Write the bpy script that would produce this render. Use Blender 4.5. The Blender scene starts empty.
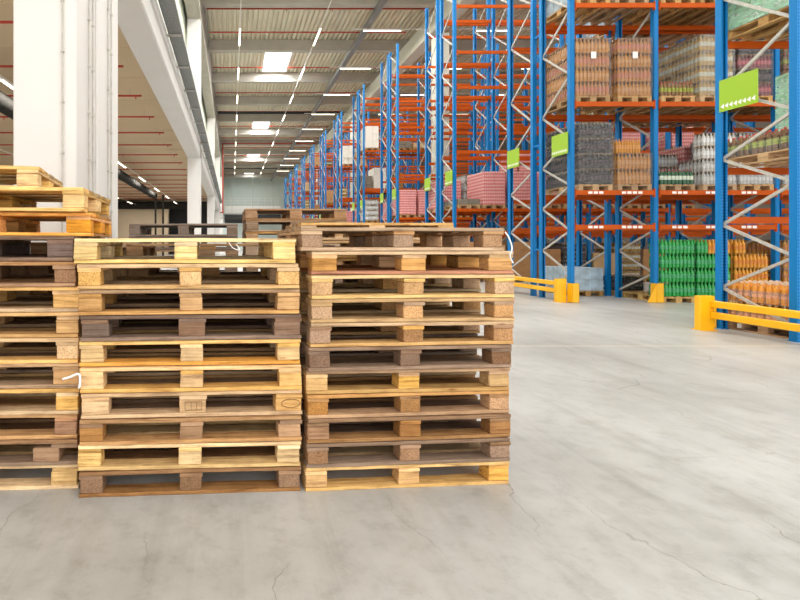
import bpy, math, random
from mathutils import Vector, Matrix, Euler
R = random.Random(7)
PI = math.pi
sc = bpy.context.scene
COL = sc.collection

# ------------------------------------------------------------------ helpers
def lin(c):
    return tuple(((v/255)/12.92 if v/255 <= .04045 else ((v/255+.055)/1.055)**2.4) for v in c)

class MB:
    """collects faces, links them as one mesh object"""
    def __init__(s): s.v=[]; s.f=[]; s.m=[]; s.sm=[]
    def add(s, vs, fs, mi=0, smooth=False):
        b=len(s.v); s.v.extend(vs)
        for f in fs: s.f.append(tuple(b+i for i in f)); s.m.append(mi); s.sm.append(smooth)
    def box(s, x0,y0,z0,x1,y1,z1, mi=0):
        vs=[(x0,y0,z0),(x1,y0,z0),(x1,y1,z0),(x0,y1,z0),(x0,y0,z1),(x1,y0,z1),(x1,y1,z1),(x0,y1,z1)]
        s.add(vs,[(0,3,2,1),(4,5,6,7),(0,1,5,4),(1,2,6,5),(2,3,7,6),(3,0,4,7)],mi)
    def cbox(s,x0,y0,z0,x1,y1,z1,c,mi=0):
        """box with chamfered edges"""
        X=(x0,x1);Y=(y0,y1);Z=(z0,z1); vs=[];idx={}
        for i in (0,1):
            for j in (0,1):
                for k in (0,1):
                    sx=c if i==0 else -c; sy=c if j==0 else -c; sz=c if k==0 else -c
                    for a in range(3):
                        p=[X[i]+sx,Y[j]+sy,Z[k]+sz]
                        p[a]=(X[i],Y[j],Z[k])[a]
                        idx[(i,j,k,a)]=len(vs); vs.append(tuple(p))
        g=lambda i,j,k,a: idx[(i,j,k,a)]
        fs=[(g(0,0,0,0),g(0,0,1,0),g(0,1,1,0),g(0,1,0,0)),(g(1,0,0,0),g(1,1,0,0),g(1,1,1,0),g(1,0,1,0)),
            (g(0,0,0,1),g(1,0,0,1),g(1,0,1,1),g(0,0,1,1)),(g(0,1,0,1),g(0,1,1,1),g(1,1,1,1),g(1,1,0,1)),
            (g(0,0,0,2),g(0,1,0,2),g(1,1,0,2),g(1,0,0,2)),(g(0,0,1,2),g(1,0,1,2),g(1,1,1,2),g(0,1,1,2))]
        for k in (0,1):
            for j in (0,1): fs.append((g(0,j,k,1),g(1,j,k,1),g(1,j,k,2),g(0,j,k,2)))
            for i in (0,1): fs.append((g(i,0,k,0),g(i,1,k,0),g(i,1,k,2),g(i,0,k,2)))
        for i in (0,1):
            for j in (0,1): fs.append((g(i,j,0,0),g(i,j,1,0),g(i,j,1,1),g(i,j,0,1)))
            for j in (0,1):
                for k in (0,1): fs.append((g(i,j,k,0),g(i,j,k,1),g(i,j,k,2)))
        s.add(vs,fs,mi)
    def bar(s,p,q,w,h,mi=0,up=(1,0,0)):
        p=Vector(p);q=Vector(q);d=(q-p).normalized();u=Vector(up)
        a=d.cross(u).normalized()*w/2; u=a.cross(d).normalized()*h/2
        vs=[tuple(o+i*a+j*u) for o in (p,q) for i,j in ((-1,-1),(1,-1),(1,1),(-1,1))]
        s.add(vs,[(0,1,2,3),(7,6,5,4),(0,4,5,1),(1,5,6,2),(2,6,7,3),(3,7,4,0)],mi)
    def tube(s,p,q,r,n=10,mi=0):
        p=Vector(p);q=Vector(q);d=(q-p).normalized()
        a=d.orthogonal().normalized();b=d.cross(a); vs=[]
        for o in (p,q):
            for i in range(n):
                t=2*PI*i/n; vs.append(tuple(o+a*r*math.cos(t)+b*r*math.sin(t)))
        s.add(vs,[(i,(i+1)%n,n+(i+1)%n,n+i) for i in range(n)],mi,True)
        s.add([vs[i] for i in range(n)][::-1],[tuple(range(n))],mi); s.add(vs[n:],[tuple(range(n))],mi)
    def lathe(s,x,y,z,prof,n=8,ph=0.0):
        """prof: list of (r,z,mat)"""
        b=[]
        for r,h,_ in prof:
            b.append([(x+r*math.cos(2*PI*i/n+ph),y+r*math.sin(2*PI*i/n+ph),z+h) for i in range(n)])
        for k in range(len(prof)-1):
            s.add(b[k]+b[k+1],[(i,(i+1)%n,n+(i+1)%n,n+i) for i in range(n)],prof[k+1][2],True)
        s.add(b[-1],[tuple(range(n))],prof[-1][2])
    def mesh(s,name,mats):
        me=bpy.data.meshes.new(name); me.from_pydata(s.v,[],s.f)
        for m in (mats if isinstance(mats,(list,tuple)) else [mats]): me.materials.append(m)
        me.polygons.foreach_set('material_index',s.m); me.polygons.foreach_set('use_smooth',s.sm)
        me.update(); return me
    def build(s,name,mats,parent=None,loc=(0,0,0),rot=(0,0,0)):
        return inst(name,s.mesh(name,mats),parent,loc,rot)

def inst(name,me,parent=None,loc=(0,0,0),rot=(0,0,0),color=None):
    o=bpy.data.objects.new(name,me); COL.objects.link(o)
    o.location=loc; o.rotation_euler=rot
    if parent: o.parent=parent
    if color: o.color=(*color,1)
    return o
def tag(o,label,cat,group=None,kind=None):
    if label: o['label']=label
    if cat: o['category']=cat
    if group: o['group']=group
    if kind: o['kind']=kind
    return o
def thing(name,label,cat,loc=(0,0,0),rz=0,group=None):
    o=inst(name,None,None,loc,(0,0,rz)); o.empty_display_size=.1
    return tag(o,label,cat,group)
def struct(o): o['kind']='structure'; return o

# ------------------------------------------------------------------ materials
def newmat(name):
    m=bpy.data.materials.new(name); m.use_nodes=True; nt=m.node_tree
    return m,nt,nt.nodes['Principled BSDF']
def N(nt,t,**k):
    n=nt.nodes.new(t)
    for a,b in k.items():
        if a=='inp':
            for i,v in b.items(): n.inputs[i].default_value=v
        else: setattr(n,a,b)
    return n
def ramp(nt,stops,interp='LINEAR'):
    n=nt.nodes.new('ShaderNodeValToRGB'); cr=n.color_ramp; cr.interpolation=interp
    cr.elements[0].position=stops[0][0]; cr.elements[0].color=(*stops[0][1],1)
    cr.elements[1].position=stops[-1][0]; cr.elements[1].color=(*stops[-1][1],1)
    for p,c in stops[1:-1]:
        e=cr.elements.new(p); e.color=(*c,1)
    return n
def mix(nt,a,b,fac,mode='MIX'):
    n=nt.nodes.new('ShaderNodeMix'); n.data_type='RGBA'; n.blend_type=mode
    for s,v in ((0,fac),(6,a),(7,b)):
        if hasattr(v,'is_output'): nt.links.new(v,n.inputs[s])
        else: n.inputs[s].default_value=v if s==0 else (*v,1) if len(v)==3 else v
    return n.outputs[2]
def mathn(nt,op,a,b=0.0,c=None):
    n=nt.nodes.new('ShaderNodeMath'); n.operation=op
    for i,v in enumerate((a,b,c)):
        if v is None: continue
        if hasattr(v,'is_output'): nt.links.new(v,n.inputs[i])
        else: n.inputs[i].default_value=v
    return n.outputs[0]

def plain(name,rgb,rough=.5,metal=0.0,var=.08,scale=3.0,bump=0.0,spec=.5,bscale=60):
    m,nt,p=newmat(name); L=nt.links.new; c=lin(rgb)
    tc=N(nt,'ShaderNodeTexCoord'); nz=N(nt,'ShaderNodeTexNoise',inp={'Scale':scale,'Detail':4.0})
    L(tc.outputs['Object'],nz.inputs['Vector'])
    r=ramp(nt,[(.3,tuple(v*(1-var) for v in c)),(.7,tuple(min(1,v*(1+var)) for v in c))]); L(nz.outputs['Fac'],r.inputs[0])
    L(r.outputs[0],p.inputs['Base Color']); p.inputs['Roughness'].default_value=rough
    p.inputs['Metallic'].default_value=metal; p.inputs['Specular IOR Level'].default_value=spec
    if bump:
        n2=N(nt,'ShaderNodeTexNoise',inp={'Scale':bscale,'Detail':3.0}); L(tc.outputs['Object'],n2.inputs['Vector'])
        b=N(nt,'ShaderNodeBump',inp={'Strength':bump,'Distance':.01}); L(n2.outputs['Fac'],b.inputs['Height']); L(b.outputs[0],p.inputs['Normal'])
    return m

def wood(name,chip=False,end=False):
    m,nt,p=newmat(name); L=nt.links.new
    tc=N(nt,'ShaderNodeTexCoord'); oi=N(nt,'ShaderNodeObjectInfo')
    off=N(nt,'ShaderNodeVectorMath',operation='SCALE'); L(oi.outputs['Random'],off.inputs['Scale']); off.inputs[0].default_value=(37,91,53)
    ad=N(nt,'ShaderNodeVectorMath',operation='ADD'); L(tc.outputs['Object'],ad.inputs[0]); L(off.outputs[0],ad.inputs[1])
    mp=N(nt,'ShaderNodeMapping'); mp.inputs['Scale'].default_value=(1.6,26,26) if not chip else (60,60,60)
    L(ad.outputs[0],mp.inputs[0])
    g=N(nt,'ShaderNodeTexNoise',inp={'Scale':2.2,'Detail':6.0,'Roughness':.65,'Distortion':.6}); L(mp.outputs[0],g.inputs['Vector'])
    gr=ramp(nt,[(.3,(.40,.32,.26)),(.42,(.78,.73,.68)),(.56,(1.02,1.01,1.0)),(.75,(1.14,1.15,1.17))]); L(g.outputs['Fac'],gr.inputs[0])
    base=mix(nt,oi.outputs['Color'],gr.outputs[0],1.0,'MULTIPLY')
    # dirt and stains
    d=N(nt,'ShaderNodeTexNoise',inp={'Scale':5.0,'Detail':5.0,'Roughness':.7}); L(ad.outputs[0],d.inputs['Vector'])
    dr=ramp(nt,[(.36,(1,1,1)),(.62,(0,0,0))]); L(d.outputs['Fac'],dr.inputs[0])
    dark=mix(nt,base,(.52,.46,.41),1.0,'MULTIPLY')
    df=mathn(nt,'MULTIPLY',dr.outputs[0],.55)
    c=mix(nt,base,dark,df)
    if not chip:   # knots
        mk=N(nt,'ShaderNodeMapping'); mk.inputs['Scale'].default_value=(2.6,9,9); L(ad.outputs[0],mk.inputs[0])
        vo=N(nt,'ShaderNodeTexVoronoi',inp={'Scale':1.3}); L(mk.outputs[0],vo.inputs['Vector'])
        kr=ramp(nt,[(.03,(1,1,1)),(.13,(0,0,0))]); L(vo.outputs['Distance'],kr.inputs[0])
        kd=mix(nt,c,(.42,.26,.14),1.0,'MULTIPLY'); c=mix(nt,c,kd,mathn(nt,'MULTIPLY',kr.outputs[0],.85))
    else:
        vo=N(nt,'ShaderNodeTexVoronoi',inp={'Scale':190.0}); L(ad.outputs[0],vo.inputs['Vector'])
        kr=ramp(nt,[(0,(.62,.55,.48)),(.5,(1.05,1.05,1.05)),(1,(1.25,1.2,1.1))]); L(vo.outputs['Color'],kr.inputs[0])
        c=mix(nt,c,kr.outputs[0],.8,'MULTIPLY')
    rnd=mathn(nt,'MULTIPLY_ADD',oi.outputs['Random'],.34,.86)
    sat=mathn(nt,'MULTIPLY_ADD',mathn(nt,'FRACT',mathn(nt,'MULTIPLY',oi.outputs['Random'],7.3)),.32,.78)
    hs=N(nt,'ShaderNodeHueSaturation'); L(c,hs.inputs['Color']); L(rnd,hs.inputs['Value']); L(sat,hs.inputs['Saturation'])
    L(hs.outputs[0],p.inputs['Base Color']); p.inputs['Roughness'].default_value=.78; p.inputs['Specular IOR Level'].default_value=.25
    b=N(nt,'ShaderNodeBump',inp={'Strength':.5,'Distance':.004}); L(g.outputs['Fac'],b.inputs['Height']); L(b.outputs[0],p.inputs['Normal'])
    return m
WOOD=wood('pallet_wood'); CHIP=wood('pallet_chip_block',chip=True)

def upright_mat():
    m,nt,p=newmat('rack_blue'); L=nt.links.new; tc=N(nt,'ShaderNodeTexCoord'); sp=N(nt,'ShaderNodeSeparateXYZ'); L(tc.outputs['Object'],sp.inputs[0])
    fz=mathn(nt,'FRACT',mathn(nt,'MULTIPLY',sp.outputs['Z'],20.0)); z=mathn(nt,'LESS_THAN',fz,.42)
    ax=mathn(nt,'ABSOLUTE',mathn(nt,'SUBTRACT',mathn(nt,'ABSOLUTE',sp.outputs['X']),.036)); x=mathn(nt,'LESS_THAN',ax,.0075)
    k=mathn(nt,'MULTIPLY',z,x)
    c=mix(nt,lin((0,118,186)),lin((4,62,110)),k); L(c,p.inputs['Base Color']); p.inputs['Roughness'].default_value=.5; p.inputs['Specular IOR Level'].default_value=.3
    return m
BLUE=upright_mat()
ORANGE=plain('beam_orange',(188,80,6),.5,0,.1,2,0,.2)
YELLOW=plain('safety_yellow',(246,184,14),.4,0,.06,4)
GALV=plain('galvanised_steel',(184,180,172),.45,.1,.15,12)
GALVD=plain('cable_tray_steel',(132,134,132),.5,.3,.2,20)
WHITE=plain('white_paint',(236,234,230),.6,0,.03,2)
WPANEL=plain('white_concrete',(219,216,212),.7,0,.03,1.2,.1)
CREAM=plain('cream_paint',(216,198,170),.75,0,.03,.5)
SLAB=plain('low_ceiling_paint',(206,184,152),.8,0,.03,.5)
CONC=plain('concrete_beam',(176,170,158),.8,0,.08,1.5,.15)
PALEC=plain('pale_concrete',(206,206,192),.8,0,.05,1)
DECK=plain('roof_deck_steel',(224,217,194),.5,.1,.06,.8)
DECK_FLAT=plain('roof_sheet_steel',(168,162,142),.6,.1,.06,.8)
RED=plain('sprinkler_red',(176,52,30),.45,0,.08,3)
DARKD=plain('dark_duct_wrap',(52,50,47),.85,0,.2,6,.3,.1)
BLACKM=plain('black_metal',(30,30,31),.6,0,.1,5)
GREENS=plain('sign_green',(150,188,36),.5,0,.02,2)
PAPER=plain('paper_white',(236,234,230),.7,0,.02,5)
GWALL=plain('end_wall_panel',(206,216,210),.7,0,.03,.3)
GPANEL=plain('clerestory_panel',(222,228,208),.7,0,.04,.5)
ENDW=plain('far_wall_sheet',(120,110,98),.8,0,.05,.3)
CARD=plain('cardboard',(176,132,88),.85,0,.1,4)
CARD2=plain('cardboard_pale',(198,166,122),.85,0,.1,4)

def emit(name,rgb,s):
    m,nt,p=newmat(name); p.inputs['Base Color'].default_value=(1,1,1,1)
    p.inputs['Emission Color'].default_value=(*lin(rgb),1); p.inputs['Emission Strength'].default_value=s; return m
LEDM=emit('led_tube',(255,246,222),5.0)
SKYM=emit('skylight_pane',(244,250,255),5.0)

def film(name,alpha,rgb=(235,238,240),rough=.22):
    m,nt,p=newmat(name); L=nt.links.new; out=nt.nodes['Material Output']
    p.inputs['Base Color'].default_value=(*lin(rgb),1); p.inputs['Roughness'].default_value=rough; p.inputs['Specular IOR Level'].default_value=.8
    tr=N(nt,'ShaderNodeBsdfTransparent'); mx=N(nt,'ShaderNodeMixShader')
    tc=N(nt,'ShaderNodeTexCoord'); mp=N(nt,'ShaderNodeMapping'); mp.inputs['Scale'].default_value=(1.5,1.5,7); mp.inputs['Rotation'].default_value=(.25,.3,0)
    L(tc.outputs['Object'],mp.inputs[0]); nz=N(nt,'ShaderNodeTexNoise',inp={'Scale':3.5,'Detail':5.0,'Roughness':.7,'Distortion':1.2}); L(mp.outputs[0],nz.inputs['Vector'])
    r=ramp(nt,[(.35,(alpha*.45,)*3),(.72,(min(1,alpha*1.7),)*3)]); L(nz.outputs['Fac'],r.inputs[0])
    L(r.outputs[0],mx.inputs[0]); L(tr.outputs[0],mx.inputs[1]); L(p.outputs[0],mx.inputs[2]); L(mx.outputs[0],out.inputs['Surface'])
    b=N(nt,'ShaderNodeBump',inp={'Strength':.6,'Distance':.02}); L(nz.outputs['Fac'],b.inputs['Height']); L(b.outputs[0],p.inputs['Normal'])
    return m
WRAP=film('stretch_film',.22,(150,150,150),.16); WRAPD=film('stretch_film_thick',.34,(176,178,178),.18); SHRINK=film('shrink_film',.12)
WRAPG=film('stretch_film_green',.6,(150,205,165))

def floor_mat():
    m,nt,p=newmat('polished_concrete_floor'); L=nt.links.new
    tc=N(nt,'ShaderNodeTexCoord')
    n1=N(nt,'ShaderNodeTexNoise',inp={'Scale':.55,'Detail':7.0,'Roughness':.62}); L(tc.outputs['Object'],n1.inputs['Vector'])
    r1=ramp(nt,[(.3,lin((154,154,152))),(.5,lin((175,176,175))),(.7,lin((189,190,190)))]); L(n1.outputs['Fac'],r1.inputs[0])
    n2=N(nt,'ShaderNodeTexNoise',inp={'Scale':7.0,'Detail':8.0,'Roughness':.75}); L(tc.outputs['Object'],n2.inputs['Vector'])
    r2=ramp(nt,[(.28,(.78,.77,.75)),(.5,(1,1,1)),(.75,(1.08,1.08,1.08))]); L(n2.outputs['Fac'],r2.inputs[0])
    c=mix(nt,r1.outputs[0],r2.outputs[0],1.0,'MULTIPLY')
    # dark smudges
    n3=N(nt,'ShaderNodeTexNoise',inp={'Scale':2.6,'Detail':4.0,'Roughness':.5,'Distortion':.4}); L(tc.outputs['Object'],n3.inputs['Vector'])
    r3=ramp(nt,[(.62,(0,0,0)),(.72,(1,1,1))]); L(n3.outputs['Fac'],r3.inputs[0])
    c=mix(nt,c,lin((150,148,145)),mathn(nt,'MULTIPLY',r3.outputs[0],.45))
    # tyre streaks running along the building
    ms=N(nt,'ShaderNodeMapping'); ms.inputs['Rotation'].default_value=(0,0,.62); ms.inputs['Scale'].default_value=(2.4,.12,1); L(tc.outputs['Object'],ms.inputs[0])
    ns=N(nt,'ShaderNodeTexNoise',inp={'Scale':1.6,'Detail':6.0,'Roughness':.7}); L(ms.outputs[0],ns.inputs['Vector'])
    rs=ramp(nt,[(.3,(.87,.855,.83)),(.48,(1,.99,.97)),(.75,(1.06,1.06,1.06))]); L(ns.outputs['Fac'],rs.inputs[0])
    c=mix(nt,c,rs.outputs[0],1.0,'MULTIPLY')
    # hairline cracks
    nd=N(nt,'ShaderNodeTexNoise',inp={'Scale':3.0,'Detail':5.0}); L(tc.outputs['Object'],nd.inputs['Vector'])
    av=N(nt,'ShaderNodeVectorMath',operation='MULTIPLY_ADD'); L(nd.outputs['Color'],av.inputs[0]); av.inputs[1].default_value=(.35,.35,0); L(tc.outputs['Object'],av.inputs[2])
    mc=N(nt,'ShaderNodeMapping'); mc.inputs['Scale'].default_value=(1.2,.42,1); L(av.outputs[0],mc.inputs[0])
    vo=N(nt,'ShaderNodeTexVoronoi',feature='DISTANCE_TO_EDGE',inp={'Scale':.9}); vo.voronoi_dimensions='2D'; L(mc.outputs[0],vo.inputs['Vector'])
    cr=ramp(nt,[(.0018,(1,1,1)),(.0042,(0,0,0))]); L(vo.outputs['Distance'],cr.inputs[0])
    nm=N(nt,'ShaderNodeTexNoise',inp={'Scale':.9,'Detail':2.0}); L(tc.outputs['Object'],nm.inputs['Vector'])
    rm=ramp(nt,[(.45,(0,0,0)),(.55,(1,1,1))]); L(nm.outputs['Fac'],rm.inputs[0])
    k=mathn(nt,'MULTIPLY',cr.outputs[0],rm.outputs[0]); c=mix(nt,c,lin((112,106,100)),mathn(nt,'MULTIPLY',k,.7))
    # saw-cut joints
    sp=N(nt,'ShaderNodeSeparateXYZ'); L(tc.outputs['Object'],sp.inputs[0])
    j=mathn(nt,'LESS_THAN',mathn(nt,'ABSOLUTE',mathn(nt,'SUBTRACT',mathn(nt,'MODULO',mathn(nt,'ADD',sp.outputs['Y'],95.59),12.0),6.0)),.02)
    c=mix(nt,c,lin((214,200,176)),mathn(nt,'MULTIPLY',j,.7))
    L(c,p.inputs['Base Color'])
    rr=ramp(nt,[(.3,(.30,)*3),(.7,(.50,)*3)]); L(n2.outputs['Fac'],rr.inputs[0]); L(rr.outputs[0],p.inputs['Roughness'])
    p.inputs['Specular IOR Level'].default_value=.55
    b=N(nt,'ShaderNodeBump',inp={'Strength':.12,'Distance':.004}); L(n2.outputs['Fac'],b.inputs['Height']); L(b.outputs[0],p.inputs['Normal'])
    return m

# ------------------------------------------------------------------ setting
CAMH=1.42
XL,XR,Y0,Y1=-21.0,31.0,-7.0,94.0
DECKZ=CAMH+13.57
b=MB(); b.box(XL,Y0,-.2,XR,Y1+.4,0); struct(b.build('floor',floor_mat()))
# corrugated roof deck
b=MB(); x=-2.3; p=.30; prof=[]
while x<XR:
    prof+= [(x,0),(x+.14,0),(x+.17,.17),(x+.27,.17)]; x+=p
vs=[];n=len(prof)
for yy in (-2.0,Y1+.3):
    for (px,pz) in prof: vs.append((px,yy,DECKZ+pz))
b.add(vs,[(i,i+n,i+n+1,i+1) for i in range(n-1)]); 
b.box(-2.3,-2,DECKZ+.2,XR,Y1+.3,DECKZ+.3)
struct(b.build('ceiling',DECK))
# roof beams every 6 m
k=1
for i in range(-3,13):
    y=25.0+6*i
    if y<1 or y>Y1-1: continue
    b=MB(); b.cbox(-1.9,y,CAMH+12.84,XR,y+.4,DECKZ-.005,.02)
    struct(b.build('trim_%d'%k,CONC)); k+=1
# long grey girder over the aisle
b=MB(); b.cbox(7.75,2,DECKZ-1.05,8.05,Y1,DECKZ-.76,.02); tr=struct(b.build('trim_%d'%k,GALVD)); k+=1
# end wall, right wall, side wall above the low hall
b=MB(); b.box(-2.2,Y1,0,XR,Y1+.3,DECKZ+.3)
for xx in (2.2+i*3.9 for i in range(-1,8)): b.box(xx-.04,Y1-.04,0,xx+.04,Y1,DECKZ)
struct(b.build('wall_back',GWALL))
b=MB(); b.box(XR,Y0,0,XR+.3,Y1+.3,DECKZ+.3); struct(b.build('wall_right',ENDW))
b=MB(); b.box(-2.6,2,6.47,-2.3,Y1,DECKZ); struct(b.build('wall_left',GPANEL))
# slab over low hall, its back and side walls
b=MB(); b.box(XL,Y0,6.9,-2.18,62,7.2)
for i in range(26):
    y=1+i*2.4; b.box(XL,y-.012,6.885,-2.2,y+.012,6.9)
struct(b.build('ceiling_low',SLAB))
b=MB(); b.box(XL-.3,Y0,0,XL,62,7.2); struct(b.build('wall_side',CREAM))
b=MB(); b.box(XL,58,0,-8.6,58.3,6.0); b.box(-8.6,57.4,0,-7.9,58.3,6.0); struct(b.build('wall_rear',CREAM))
b=MB(); b.box(XL,61.5,0,-2.2,61.8,6.9); struct(b.build('wall_far',BLACKM))
b=MB(); b.cbox(XL+.1,57.0,5.6,-2.3,57.35,6.3,.02); struct(b.build('trim_%d'%k,DARKD)); k+=1
# edge beam of the low hall
b=MB(); b.cbox(-2.17,-1,5.55,-1.543,Y1,6.46,.03); b.box(-2.17,-1,6.0,-1.49,Y1,6.1)
struct(b.build('trim_%d'%k,WPANEL)); k+=1
# ledge wall behind the tray
b=MB(); b.box(-2.3,0,6.47,-2.1,Y1,7.9); struct(b.build('trim_%d'%k,WHITE)); k+=1
# top girder on the left column line
b=MB(); b.cbox(-2.17,2,12.35,-1.6,Y1,DECKZ-.02,.02); b.box(-1.6,2,12.35,-1.5,Y1,12.47); b.box(-1.6,2,DECKZ-.2,-1.5,Y1,DECKZ-.06)
struct(b.build('trim_%d'%k,CONC)); k+=1
# columns, left line
def column(x0,x1,y0,y1,z1,m,con=()):
    global k
    b=MB(); b.cbox(x0,y0,0,x1,y1,z1,.015); o=struct(b.build('trim_%d'%k,m)); k+=1
    for (cx,cy) in con:
        c=MB(); c.tube((cx,cy,0),(cx,cy,z1),.008,8)
        for q in range(int(z1/.5)): c.box(cx-.014,cy-.014,.3+q*.5,cx+.014,cy+.014,.32+q*.5)
        c.build('conduit',GALV,o)
    return o
column(-2.17,-1.543,4.6,5.24,5.47,WPANEL,[(-1.67,4.58),(-1.53,4.98),(-1.53,5.12)])
column(-2.17,-1.543,5.34,6.3,5.47,WPANEL,[(-1.53,5.75),(-1.53,5.9)])
for y in (22.6,40.6,58.6,76.6):
    o=column(-2.17,-1.543,y,y+.6,12.34,WPANEL if y>23 else WPANEL,[(-1.5,y+.05)])
for y in (25.35,43.35,61.35,79.35):
    column(11.25,11.85,y,y+.9,12.9,PALEC)
column(11.25,11.85,7.0,7.01+.05,12.9,PALEC) if False else None
# big pale girder over the racks
b=MB(); b.cbox(11.2,2,CAMH+11.81,11.9,Y1,CAMH+12.83,.02); struct(b.build('trim_%d'%k,PALEC)); k+=1
# end-wall gallery: dark band and white parapet with a mesh railing
b=MB(); b.box(-1.45,91.0,7.2,9.5,93.6,7.9); b.box(-1.45,91.0,7.9,9.5,91.15,8.7); struct(b.build('trim_%d'%k,WHITE)); k+=1
g=thing('gallery_railing','thin white mesh railing along the high gallery at the far end wall','railing',(4,91.1,8.71))
for i in range(9): c=MB(); c.box(-5.4+i*1.3-.03,-.03,0,-5.4+i*1.3+.03,.03,1.5); c.build('post',WHITE,g)
for z in (.5,1.0,1.5): c=MB(); c.box(-5.4,-.025,z-.03,5.1,.025,z+.03); c.build('rail',WHITE,g)
d=MB(); d.tube((-1.4,90.2,6.1),(9.4,90.2,6.1),.85,20); o=d.build('air_duct',BLACKM)
for q in (0,4,8): h=MB(); h.tube((q,90.2,6.9),(q,90.2,DECKZ-.2),.03,6); h.build('hanger',GALV,o)
tag(o,'fat black duct running across below the far gallery','duct')

# windows in the roof (skylights)
wn=1
for yc in (16.75,34.75,52.75,70.75,88.75):
    for xc in (3.3,):
        b=MB(); fr=.06
        x0,x1,y0,y1=xc-.92,xc+.92,yc-1.85,yc+1.85; z=DECKZ-.09
        b.box(x0-fr,y0-fr,z,x0,y1+fr,DECKZ+.07); b.box(x1,y0-fr,z,x1+fr,y1+fr,DECKZ+.07)
        b.box(x0,y0-fr,z,x1,y0,DECKZ+.07); b.box(x0,y1,z,x1,y1+fr,DECKZ+.07)
        w=struct(b.build('window_%d'%wn,WHITE)); wn+=1
        c=MB(); c.box(x0,y0,z+.02,x1,y1,z+.04); c.build('pane',SKYM,w)
        la=bpy.data.lights.new('skylight','AREA'); la.shape='RECTANGLE'; la.size=1.75; la.size_y=3.6; la.energy=800 if yc<80 else 150; la.color=(.93,.97,1)
        lo=bpy.data.objects.new('skylight_lamp',la); COL.objects.link(lo); lo.location=(xc,yc,z-.02)

# ------------------------------------------------------------------ lamps
def lamp_light(x,y,z,sx,sy,e,c=(1,.955,.88)):
    la=bpy.data.lights.new('led','AREA'); la.shape='RECTANGLE'; la.size=sx; la.size_y=sy; la.energy=e; la.color=c
    o=bpy.data.objects.new('led_lamp',la); COL.objects.link(o); o.location=(x,y,z)
LZ=CAMH+12.3
def mesh_fixture(L,ax):
    h=MB(); t=MB()
    if ax=='y': h.box(-.05,-L/2,0,.05,L/2,.07); t.box(-.04,-L/2+.02,-.03,.04,L/2-.02,-.001)
    else: h.box(-L/2,-.05,0,L/2,.05,.07); t.box(-L/2+.02,-.04,-.03,L/2-.02,.04,-.001)
    return h.mesh('housing',WHITE),t.mesh('tube',LEDM)
FY=mesh_fixture(2.3,'y'); FX=mesh_fixture(2.2,'x'); FL=mesh_fixture(2.31,'y')
def fixture(x,y,z,F,label,group,e,vis=True):
    if vis:
        t=thing('ceiling_light',label,'ceiling light',(x,y,z),0,group)
        inst('housing',F[0],t); inst('tube',F[1],t)
    if e:
        sx,sy=(.08,2.2) if F is FY else ((2.1,.08) if F is FX else (.08,2.2))
        lamp_light(x,y,z-.035,sx,sy,e)
for X,nm in ((.46,'left'),(5.08,'right')):
    c=MB(); c.box(X-.02,1,LZ+.075,X+.02,86,LZ+.115); tag(c.build('light_track',WHITE),'thin white light track hung over the main aisle, %s one of the two'%nm,'light track')
    for i in range(-4,10):
        y=27.8+6*i
        if y<1: continue
        fixture(X,y,LZ,FY,'white LED light in the %s row over the main aisle'%nm,'LED lights in the %s row over the main aisle'%nm,165,y>18)
ords=['first','second','third','fourth','fifth','sixth','seventh','eighth','ninth','tenth','eleventh','twelfth','thirteenth','fourteenth']
for i in range(-1,12):
    y=21.1+5.84*(i-1)
    if y<20: 
        for X in (8.7,15.1,21.5): lamp_light(X,y,LZ-.035,2.1,.08,175)
        continue
    c=MB(); c.box(6.9,y-.02,LZ+.075,24,y+.02,LZ+.115)
    tag(c.build('light_track',WHITE),'thin white light track crossing above the %s rack aisle'%ords[i+1],'light track')
    for j,X in enumerate((8.7,15.1,21.5)):
        if X>20 and i>5: continue
        fixture(X,y,LZ,FX,'white LED light crossing above the %s rack aisle'%ords[i+1],'LED lights above the %s rack aisle'%ords[i+1],175)
for X,nm in ((-6.46,'nearer'),(-11.6,'farther')):
    c=MB(); c.box(X-.015,0,6.08,X+.015,56,6.11); tag(c.build('light_track',WHITE),'thin light track under the low ceiling, %s from the columns'%nm,'light track')
    for i in range(18):
        y=7.7+6.45*i
        if y>56: break
        fixture(X,y,6.0,FL,'short LED light under the low ceiling in the row %s from the columns'%nm,'LED lights under the low ceiling in the row %s from the columns'%nm,150,y>8)

# ------------------------------------------------------------------ pipes, trays, ducts
for i in range(23):
    y=26.4+2.95*i-2.95
    if any(abs(y-(25+6*j+.2))<.3 for j in range(-1,12)): y+=.45
    if y>90: break
    c=MB(); c.tube((-1.45,y,DECKZ-.27),(11.0,y,DECKZ-.27),.045,8)
    for q in range(5): c.tube((0.5+q*2.6,y,DECKZ-.27),(0.5+q*2.6,y,DECKZ-.42),.022,6)
    o=tag(c.build('sprinkler_pipe',RED),'thin red sprinkler pipe crossing under the corrugated roof','pipe','red sprinkler pipes under the corrugated roof')
    for q in range(4): h=MB(); h.tube((-.8+q*3.4,y,DECKZ-.24),(-.8+q*3.4,y,DECKZ+.0),.008,6); h.build('hanger',GALV,o)
for i in range(19):
    y=10.95+2.74*i
    if y>56: break
    c=MB(); c.tube((-14,y,6.62),(-3.2,y,6.62),.035,8); 
    for q in range(4): c.tube((-3.4-q*3,y,6.62),(-3.4-q*3,y,6.5),.02,6)
    o=tag(c.build('sprinkler_pipe',RED),'red sprinkler pipe under the low ceiling, ending short of the edge beam','pipe','red sprinkler pipes under the low ceiling')
    for q in range(3): h=MB(); h.tube((-3.6-q*4,y,6.65),(-3.6-q*4,y,6.9),.008,6); h.build('hanger',GALV,o)
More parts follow.
